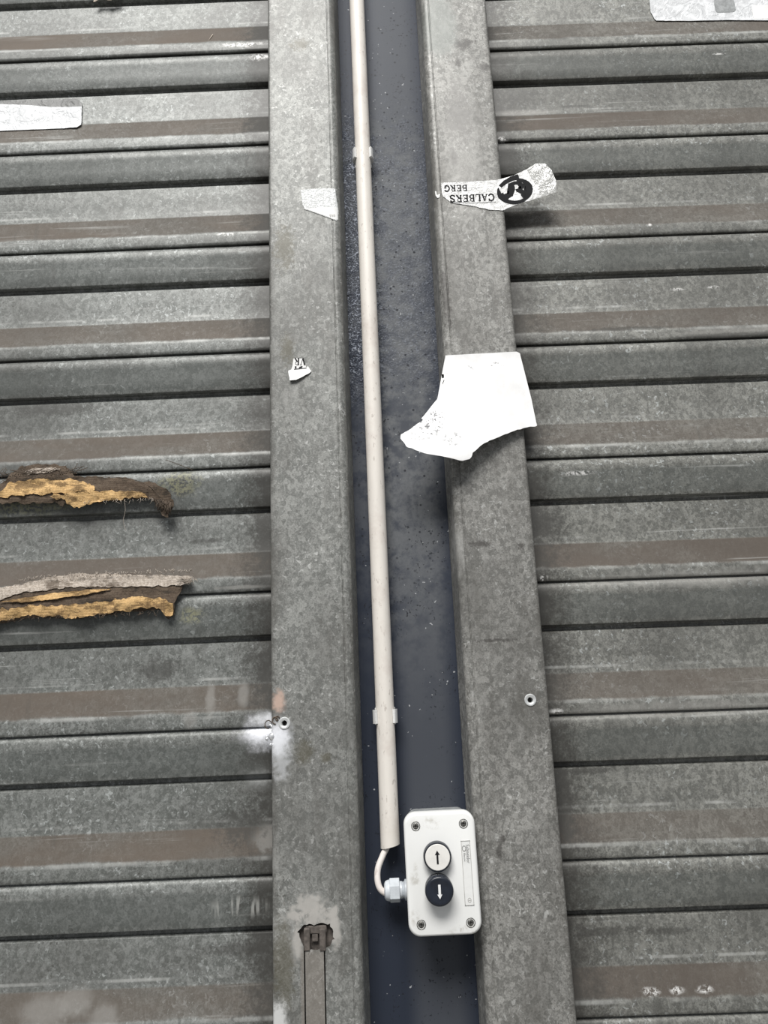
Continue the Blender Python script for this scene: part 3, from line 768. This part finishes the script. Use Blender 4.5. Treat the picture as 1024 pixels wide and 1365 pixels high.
tube_into(mk, [(65.6 + 1.6 * math.cos(t * .45), -20.55, 1156.5 + 1.9 * math.sin(t * .45)) for t in range(15)], .22, 5)
add_box(mk, 64.4, 66.8, -20.7, -20.45, 1156.2, 1156.7)
PB.append(from_bm('mark', mk, 'printpale', pl))
# cable gland on the side of the box
def lathe_x(prof, cy, cz, n, name, mat, parent, smooth=True):
    bm = bmesh.new(); rings = []
    for x, r in prof:
        if r < 1e-6: rings.append([bm.verts.new((x * MM, cy * MM, cz * MM))])
        else: rings.append([bm.verts.new((x * MM, (cy + r * math.cos(2 * math.pi * (i + .5) / n)) * MM, (cz + r * math.sin(2 * math.pi * (i + .5) / n)) * MM)) for i in range(n)])
    for A, B in zip(rings, rings[1:]):
        for i in range(n):
            j = (i + 1) % n
            if len(A) == 1: bm.faces.new((A[0], B[i], B[j]))
            elif len(B) == 1: bm.faces.new((A[i], B[0], A[j]))
            else: bm.faces.new((A[i], A[j], B[j], B[i]))
    if len(rings[0]) > 1: bm.faces.new(rings[0])
    if len(rings[-1]) > 1: bm.faces.new(rings[-1][::-1])
    o = from_bm(name, bm, mat, parent, smooth); return autosmooth(o, 35)
gl = lathe_x([(-.5, 8.0), (2, 8.0), (2.6, 7.2), (3.2, 8.0), (3.8, 7.2), (4.4, 8.0), (5.0, 9.6), (8.2, 9.6)], 10, 1161.2, 32, 'cable_gland', 'gland', BX); PB.append(gl)
gl['label'] = 'light grey plastic cable gland'
PB.append(lathe_x([(-10.2, 10.4), (-9.6, 11.2), (-.6, 11.2), (-.2, 10.6)], 10, 1161.2, 6, 'gland_nut', 'gland', gl))
PB.append(lathe_x([(-15.6, 3.4), (-15.4, 6.5), (-14.2, 8.6), (-12, 9.5), (-10, 9.7)], 10, 1161.2, 32, 'gland_dome', 'gland', gl))
for o in PB:
    if o.parent is BX: o.data.transform(INV)
    else: o.data.transform(INV)

# ------------------------------------------------------------------ large torn white paper
paper = [(78.4, 1726.3), (120.6, 1726.8), (160.5, 1727.3), (164.3, 1724.9), (167.8, 1699.0), (172.0, 1666.9), (174.8, 1635.8), (158.8, 1633.4), (137.6, 1627.1),
         (112.8, 1617.3), (99.2, 1607.1), (95.3, 1600.1), (87.5, 1598.3), (65.6, 1604.1), (43.7, 1609.5), (26.9, 1617.5), (21.3, 1626.8), (22.0, 1631.3), (33.0, 1637.2),
         (47.4, 1647.5), (45.8, 1649.4), (64.2, 1669.9), (68.0, 1680.9), (78.1, 1697.3), (80.0, 1704.8), (78.3, 1714.4)]
def lift(x, z):
    t = max(0, min(1, (1722 - z) / 118)); s = max(0, min(1, (165 - x) / 120))
    return 30 * t ** 1.35 * (.30 + .70 * s)
def py(x, z): return -.9 - lift(x, z) + .9 * nz3(x, z, .035, 2) * min(1, lift(x, z) / 3 + .25) + .25 * nz3(x, z, .12, 5)
pp = sheet('torn_paper', ragged(paper, .55, 2.2, skip=(0, 1, 3, 4, 5)), py, 'paper', None, 6, .25, zlift=lambda x, z: -.30 * lift(x, z))
tag(pp, 'large torn sheet of white paper hanging off the guide rail over the column', 'paper')

# ------------------------------------------------------------------ torn printed tape with emblem
tp = [(86.9, 1955.4), (123.6, 1955.3), (155.9, 1956.2), (176.0, 1960.4), (194.6, 1967.8), (204.1, 1973.6), (214.6, 1970.6), (220.9, 1960.3), (224.9, 1945.7), (223.7, 1929.3),
      (212.4, 1926.8), (194.3, 1923.6), (172.6, 1918.6), (158.9, 1913.1), (143.9, 1914.9), (121.3, 1921.6), (98.5, 1927.2), (88.4, 1935.8), (87.0, 1942.0)]
def ty(x, z):
    t = max(0, (x - 152) / 72)
    return -.7 - 9 * t ** 1.6 + .25 * nz3(x, z, .10, 1) + .9 * t * nz3(x, z, .07, 9)
tr = thing('printed_tape', (156 * MM, 0, 1913 * MM), 'crinkled white printed tape with a round black emblem stuck across the guide rail', 'tape')
TI = Matrix.Translation((-156 * MM, 0, -1913 * MM))
strip = [p for p in tp if p[0] <= 200]
main = [(86.9, 1955.4), (123.6, 1955.3), (155.9, 1956.2), (176.0, 1960.4), (192, 1966.6), (200, 1945), (206, 1925.6), (194.3, 1923.6), (172.6, 1918.6), (158.9, 1913.1), (143.9, 1914.9), (121.3, 1921.6), (98.5, 1927.2), (88.4, 1935.8), (87.0, 1942.0)]
endp = [(192, 1966.6), (204.1, 1973.6), (214.6, 1970.6), (220.9, 1960.3), (224.9, 1945.7), (223.7, 1929.3), (212.4, 1926.8), (206, 1925.6), (200, 1945)]
TP = [sheet('tape_strip', ragged(main, .35, 3, skip=(0, 1, 2, 3, 4, 5)), ty, 'tape', tr, 4, .2),
      sheet('clear_tape_end', endp, ty, 'tapeclear', tr, 4, .2)]
TP[1]['label'] = 'cloudy clear rounded end of the tape'
ecx, ecz = 176, 1940
def circ(rx, rz, a0, a1, n=14): return [(ecx + rx * math.cos(math.radians(a0 + (a1 - a0) * i / n)), ecz + rz * math.sin(math.radians(a0 + (a1 - a0) * i / n))) for i in range(n + 1)]
ey = lambda x, z: ty(x, z) - .35
em = [ribbon(circ(17.5, 14, 80, -62), 3.5, 10), ribbon(circ(20.0, 17.5, -60, -150), 4.5, 5.5), ribbon(circ(20.5, 18, -150, -195), 5.5, 1.2),
      ribbon([(158.5, 1946.5), (165, 1952), (173, 1956), (182, 1957.5)], 4.5, 7.5),
      ribbon([(169, 1947), (176, 1949.5), (182, 1949), (185.5, 1945), (183.5, 1940.5), (177, 1938.5)], 4.6, 4.2),
      ribbon([(172, 1950), (172.5, 1941), (170, 1934.5), (162, 1930.5)], 7, 8), ribbon([(180, 1939), (186, 1934.5), (190, 1930)], 5.5, 6.5),
      ribbon([(159, 1936.5), (163, 1929), (168, 1925)], 5, 2.5)]
for q in em:
    TP.append(sheet('emblem_stroke', q, ey, 'printblack', tr, 4, .1))
TP.append(serif_text('CALBERS', 150.5, 1936.6, 7.3, 9.2, ey, tr, rot=math.pi - .01))
TP.append(serif_text('BERG', 118.5, 1950.8, 6.6, 8.2, ey, tr, rot=math.pi - .01))
TP.append(sheet('rule_line', ribbon([(152, 1925.5), (120, 1925.3), (100, 1927.8)], .7), lambda x, z: ty(x, z) - .3, 'printgrey', tr, 6, .08))
for o in TP: o.data.transform(TI)
fk = sheet('tape_fleck', ragged([(78.8, 1945), (80.2, 1944.4), (81, 1939), (85, 1940), (83.6, 1935), (81, 1934.8), (79.4, 1938)], .3, 1.5), lambda x, z: max(-.7, (85.5 - x) * .25 - 1.2), 'scrapplain', None, 3, .2)
tag(fk, 'tiny torn white fleck beside the lettered end of the printed tape', 'tape scrap')

# ------------------------------------------------------------------ scraps on the other rail
sl = [(-85.6, 1953.8), (-67.7, 1954.9), (-43.2, 1954.1), (-42.3, 1940.8), (-40.2, 1927.1), (-40.9, 1911.5), (-43.1, 1909.2), (-55.4, 1915.0), (-70.8, 1922.1), (-81.3, 1926.6), (-83.4, 1932.7), (-84.5, 1944.9)]
def sy(x, z):
    c = max(0, x + 46); return -.6 + .12 * nz3(x, z, .15, 4) + (8 - math.sqrt(max(0.1, 64 - min(c, 7.2) ** 2)))
scr1 = thing('embossed_scrap', (-62 * MM, 0, 1909 * MM), 'torn white embossed label stuck on the edge of the latch-slot guide rail', 'label')
I1 = Matrix.Translation((62 * MM, 0, -1909 * MM))
A = [sheet('label_paper', ragged(sl, .4, 3, skip=(0, 1, 2, 3, 6, 7, 8)), sy, 'tapeemb', scr1, 2.5, .25),
     sheet('label_margin', [(-81.0, 1927.6), (-66, 1928.0), (-41.2, 1927.6), (-41.4, 1912.2), (-43.4, 1910.0), (-55.4, 1915.7), (-70.8, 1922.8)], lambda x, z: sy(x, z) - .18, 'scrapplain', scr1, 2.5, .1),
     text('lettering', 'ERS', 4.6, 'printpale', scr1, -47.6, -1.15, 1916.4, math.pi)]
for o in A: o.data.transform(I1)
sv = [(-96.6, 1730.9), (-85.4, 1729.8), (-82.6, 1718.4), (-80.5, 1720.5), (-76.8, 1713.8), (-80.2, 1710.2), (-87.3, 1706.1), (-93.9, 1702.6), (-101.4, 1702.2), (-101.9, 1707.9), (-103.3, 1715.6), (-99.8, 1717.0), (-98.2, 1722.4)]
vy = lambda x, z: -.6 - max(0, (1716 - z)) * .22 + .1 * nz3(x, z, .2)
scr2 = thing('lettered_scrap', (-90 * MM, 0, 1702 * MM), 'tiny torn white label with two black letters on the latch-slot guide rail', 'label')
I2 = Matrix.Translation((90 * MM, 0, -1702 * MM))
A = [sheet('label_paper', ragged(sv, .35, 2, skip=(7,)), vy, 'scrapplain', scr2, 2.5, .25),
     serif_text('VR', -83.2, 1730.2, 6.0, 8.6, lambda x, z: vy(x, z) - .25, scr2, .26, .11, rot=math.pi - .05),
     sheet('rule_line', [(-96.5, 1716.6), (-82.2, 1717.4), (-82.2, 1718.1), (-96.5, 1717.5)], lambda x, z: vy(x, z) - .25, 'printblack', scr2, 5, .1),
     sheet('print_stroke', [(-95.5, 1718), (-94, 1718), (-93.6, 1720.4), (-95.6, 1720.8)], lambda x, z: vy(x, z) - .25, 'printblack', scr2, 5, .1),
     sheet('print_stroke', [(-91, 1718.2), (-87.4, 1718.4), (-86.6, 1720.2), (-88, 1720.6), (-90.6, 1719.4)], lambda x, z: vy(x, z) - .25, 'printblack', scr2, 5, .1)]
for o in A: o.data.transform(I2)

# ------------------------------------------------------------------ tapes on the shutters
def zl(z, z0, p): 
    k = math.ceil((z - z0) / p - 1e-6); return z - (z0 + k * p)
def tapeL_y(x, z): return min(slat_surface(zl(z, ZL0, PL), PL), Y0 + 9.0) - 1.1 + .25 * nz3(x, z, .06, 3) - max(0, (x + 396) / 26) * 1.2
tl = [(-560, 2120.5), (-479.5, 2119.7), (-442, 2116.5), (-411, 2111.8), (-371.6, 2109.6), (-370.4, 2080.6), (-375.7, 2076.5), (-401.6, 2076.6), (-475.6, 2076.8), (-560, 2077)]
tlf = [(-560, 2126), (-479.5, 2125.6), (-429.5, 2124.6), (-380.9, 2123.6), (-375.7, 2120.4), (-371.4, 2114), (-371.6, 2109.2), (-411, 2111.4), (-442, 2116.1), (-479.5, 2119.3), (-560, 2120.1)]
lt = thing('white_tape', (-465 * MM, Y0 * MM, 2077 * MM), 'white tape strip with a top fold whose shade is coloured in grey on the shutter with torn sacking', 'tape')
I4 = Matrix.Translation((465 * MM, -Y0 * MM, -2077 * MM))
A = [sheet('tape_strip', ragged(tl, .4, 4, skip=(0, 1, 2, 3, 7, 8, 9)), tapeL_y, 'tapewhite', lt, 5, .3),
     sheet('shaded_fold', tlf, lambda x, z: tapeL_y(x, z) + .5, 'tapeshade', lt, 5, .3)]  # separate grey sheet for the shade on the tape's top fold
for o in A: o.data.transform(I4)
def tapeR_y(x, z):
    z = z + (x - 168) * .0075
    return min(slat_surface(zl(z, ZR0, PR), PR), Y0 + 8.6) - 1.4 + .3 * nz3(x, z, .05, 8)
tR = [(386.6, 2252), (385.1, 2222.7), (390.9, 2207.7), (433.1, 2204.5), (483.9, 2203.0), (538.0, 2199.1), (620, 2197), (620, 2252)]
rt_ = thing('white_tape', (500 * MM, Y0 * MM, 2197 * MM), 'white tape strip with a grey window on the shutter free of sacking', 'tape')
I3 = Matrix.Translation((-500 * MM, -Y0 * MM, -2197 * MM))
A = [sheet('tape_strip', ragged(tR, .6, 4, skip=(3, 4, 5, 6, 7)), tapeR_y, 'tapewhite', rt_, 5, .3),
     sheet('grey_window', rrect(471.5, 499, 2216.8, 2240, 5, 4), lambda x, z: tapeR_y(x, z) - .3, 'boxbase', rt_, 4, .12),
     sheet('white_patch', [(520, 2203), (560, 2201), (560, 2226), (521, 2226)], lambda x, z: tapeR_y(x, z) - .3, 'scrapplain', rt_, 5, .12)]
for o in A: o.data.transform(I3)

# ------------------------------------------------------------------ torn sacking scraps caught in the seams
def sack(name, loc, label, sheets, threads):
    root = thing(name, tuple(v * MM for v in loc), label, 'rag')
    I = Matrix.Translation((-loc[0] * MM, -loc[1] * MM, -loc[2] * MM))
    for nm, out, yf, mt, amp, skip in sheets:
        o = sheet(nm, ragged(out, amp, 2.2, skip), yf, mt, root, 3.5, .9); o.data.transform(I)
    for nm, mt, paths, r in threads:
        bm = bmesh.new()
        for p in paths: tube_into(bm, p, r, 4)
        o = from_bm(nm, bm, mt, root, True); o.data.transform(I); o['kind'] = 'stuff'
    return root
def fold(y, amp, seed, s=.05): return lambda x, z: y + amp * nz3(x, z * 1.8, s, seed) + amp * .4 * nz3(x, z, s * 4, seed + 2)
rd = random.Random(3)
def fringe(x0, x1, zf, y, n, L, dirz=-1, dx=3):
    out = []
    for i in range(n):
        x = rd.uniform(x0, x1); z = zf(x) + rd.uniform(-1.5, 1.5); l = L * rd.uniform(.3, 1)
        out.append([(x, y, z), (x + rd.uniform(-dx, dx) * .5, y - rd.uniform(0, 2), z + dirz * l * .5), (x + rd.uniform(-dx, dx), y - rd.uniform(-.5, 2), z + dirz * l)])
    return out
# upper scrap: dark roll with a tan lining, its end twisted into a hanging tail
up_brown = [(-520, 1584), (-520, 1602), (-440, 1594), (-428, 1601), (-411.3, 1618.2), (-386, 1619.5), (-359.5, 1616.6), (-349.8, 1604.8), (-320, 1601), (-293.5, 1599), (-257.4, 1590.0), (-240, 1581), (-234.5, 1570),
            (-235.7, 1560), (-239.7, 1550.0), (-246.5, 1552.5), (-248.4, 1567.2), (-266.0, 1574), (-305.9, 1573), (-341.2, 1570.0), (-357.0, 1572.1), (-431.0, 1575)]
up_tan1 = [(-520, 1583), (-432, 1582.0), (-425, 1590), (-420, 1599.0), (-400, 1600.4), (-375.6, 1599.9), (-345, 1598.0), (-329, 1593.2), (-322.5, 1584.9), (-331, 1583.0), (-357, 1582.4), (-400, 1583), (-431, 1580)]
up_tan2 = [(-372, 1579.5), (-355, 1581.5), (-323.5, 1584.2), (-290, 1582), (-268.8, 1579.5), (-264.2, 1574.4), (-285, 1573.5), (-305.1, 1572.5), (-322, 1571.2), (-331.6, 1569.3), (-340.3, 1565.5), (-348, 1568), (-353.9, 1570.4), (-358, 1576)]
up_grey = [(-425, 1582), (-400, 1582.6), (-374, 1580), (-360, 1576), (-366, 1570), (-400, 1567), (-440, 1566), (-440, 1580)]
def ub(x, z):
    return 12.8 - 4.0 * math.sin(max(0, min(1, (z - 1566) / 40)) * math.pi) + 2.2 * nz3(x, z * 2, .05, 1) + .8 * nz3(x, z, .2, 7) - (3.5 if x > -262 else 0)
sack('sacking_scrap', (-330, 13, 1551), 'dark brown torn sacking with a tan patch, its end hanging as a twisted tail',
     [('outer_cloth', up_brown, ub, 'brown', 1.6, ()),
      ('tan_lining', up_tan1, lambda x, z: ub(x, z) - 1.6 + 1.7 * nz3(x, z * 1.6, .12, 4) + .5 * nz3(x, z, .5, 4), 'tan', 1.6, ()),
      ('tan_lining', up_tan2, lambda x, z: ub(x, z) - 2.4 + 1.7 * nz3(x, z * 1.6, .12, 5) + .5 * nz3(x, z, .5, 5), 'tan', 1.9, ()),
      ('tan_lining', [(-408, 1611), (-396, 1614.6), (-375, 1615.2), (-364, 1612.5), (-380, 1608.5), (-402, 1607)], lambda x, z: ub(x, z) - 1.2, 'greyweave', .8, ())],
     [('loose_thread', 'threaddark', fringe(-255, -236, lambda x: 1566 + (x + 236) * -.4, 8, 60, 16) + fringe(-430, -340, lambda x: 1604, 6, 50, 10, 1, 14) +
       [spline([(-440, 5, 1592), (-415, 4, 1603), (-385, 4, 1604), (-352, 5, 1606), (-343, 6, 1617)], 5), spline([(-330, 6, 1600), (-290, 5, 1597), (-262, 4, 1587), (-248, 4, 1572)], 5),
        spline([(-246, 14, 1619), (-232, 13, 1613), (-215, 15, 1606)], 5)], .35),
      ('hanging_thread', 'thread', fringe(-340, -250, lambda x: 1573, 8, 26, 6) + [spline([(-289, 8, 1572), (-288, 9, 1560), (-290, 10, 1548), (-287, 12, 1537)], 5)], .22)])
# lower scrap: frayed pale selvedge above, brown fold, tan flap below
lo_grey = [(-520, 1474), (-422.9, 1480.0), (-395, 1484), (-369.3, 1489.5), (-347.7, 1491.8), (-300, 1489.5), (-260, 1487), (-215.2, 1484.1), (-211.8, 1477.5), (-224, 1473.5), (-260, 1474), (-300, 1475.5), (-350, 1477), (-400, 1472), (-430, 1463), (-520, 1458)]
lo_brown = [(-520, 1452), (-520, 1470), (-422, 1468), (-390, 1476), (-360, 1479), (-300, 1477), (-222.4, 1476.0), (-224, 1468), (-230.7, 1455.6), (-231.5, 1442.8), (-237.8, 1437.8), (-246.7, 1448.5), (-283, 1447), (-336, 1442.4), (-360, 1445), (-392, 1445.3), (-420, 1441.2)]
lo_tan = [(-520, 1452), (-520, 1438), (-440, 1435), (-425, 1441), (-419.8, 1442.0), (-407.2, 1445.2), (-385, 1446.8), (-360.1, 1445.5), (-336.4, 1442.4), (-310, 1445.5), (-283.1, 1447.6), (-262, 1450.5), (-246.7, 1449.4), (-240, 1441), (-232.5, 1441.8), (-231.5, 1454),
          (-240, 1459.5), (-262, 1462), (-291.6, 1460.4), (-330, 1457), (-360, 1456.5), (-386, 1459), (-400, 1456), (-420, 1454.9)]
lo_tan2 = [(-420, 1463.5), (-400, 1466), (-366, 1470.5), (-330, 1472.6), (-300, 1473), (-330, 1467.5), (-366, 1464), (-395, 1462)]
def lb(x, z): return 13.5 - 3.5 * math.sin(max(0, min(1, (z - 1440) / 46)) * math.pi) + 2.0 * nz3(x, z * 2, .05, 11) + .8 * nz3(x, z, .2, 17)
sack('sacking_scrap', (-320, 13, 1437), 'frayed tan and grey woven sacking strip folded over a shutter seam',
     [('outer_cloth', lo_brown, lb, 'brown', 1.0, ()),
      ('frayed_selvedge', lo_grey, lambda x, z: lb(x, z) - 1.2, 'greyweave', .9, ()),
      ('tan_flap', lo_tan, lambda x, z: lb(x, z) - 4.2 - 1.2 * math.sin(x * .11) + 2.2 * nz3(x, z * .6, .14, 14) + .5 * nz3(x, z, .5, 4), 'tan', 1.7, ()),
      ('tan_fold', lo_tan2, lambda x, z: lb(x, z) - 2.4, 'tan', .6, ())],
     [('fringe', 'thread', fringe(-400, -212, lambda x: 1488 if x > -370 else 1488 + (x + 370) * .12, 9, 150, 4, 1, 1.5) + fringe(-226, -210, lambda x: 1482, 9, 30, 9, -1, 8), .25),
      ('loose_thread', 'threaddark', fringe(-420, -240, lambda x: 1446, 8, 60, 5, -1, 4), .25)])

# ------------------------------------------------------------------ stray fibres stuck to the shutters
def fibre(path, label, r=.4, mat='thread'):
    bm = bmesh.new(); tube_into(bm, spline(path, 5), r, 5)
    tag(from_bm('fibre', bm, mat, None, True), label, 'fibre')
fibre([(-209, Y0 + 4, 2199), (-205, Y0 + 2, 2206), (-201.5, Y0 + 3.5, 2214)], 'short tan straw fibre stuck high on the shutter with torn sacking', .7)
tagged = sheet('cord_scrap', ragged([(-362, 2270), (-350, 2273), (-338, 2271.5), (-326, 2275), (-330, 2282), (-345, 2279), (-360, 2281)], 1.4, 2), lambda x, z: Y0 - 2.5 + 1.2 * nz3(x, z, .2, 3), 'greyweave', None, 3, .8)
tag(tagged, 'small pale frayed scrap on the topmost visible slat, above the white tape strip', 'scrap')
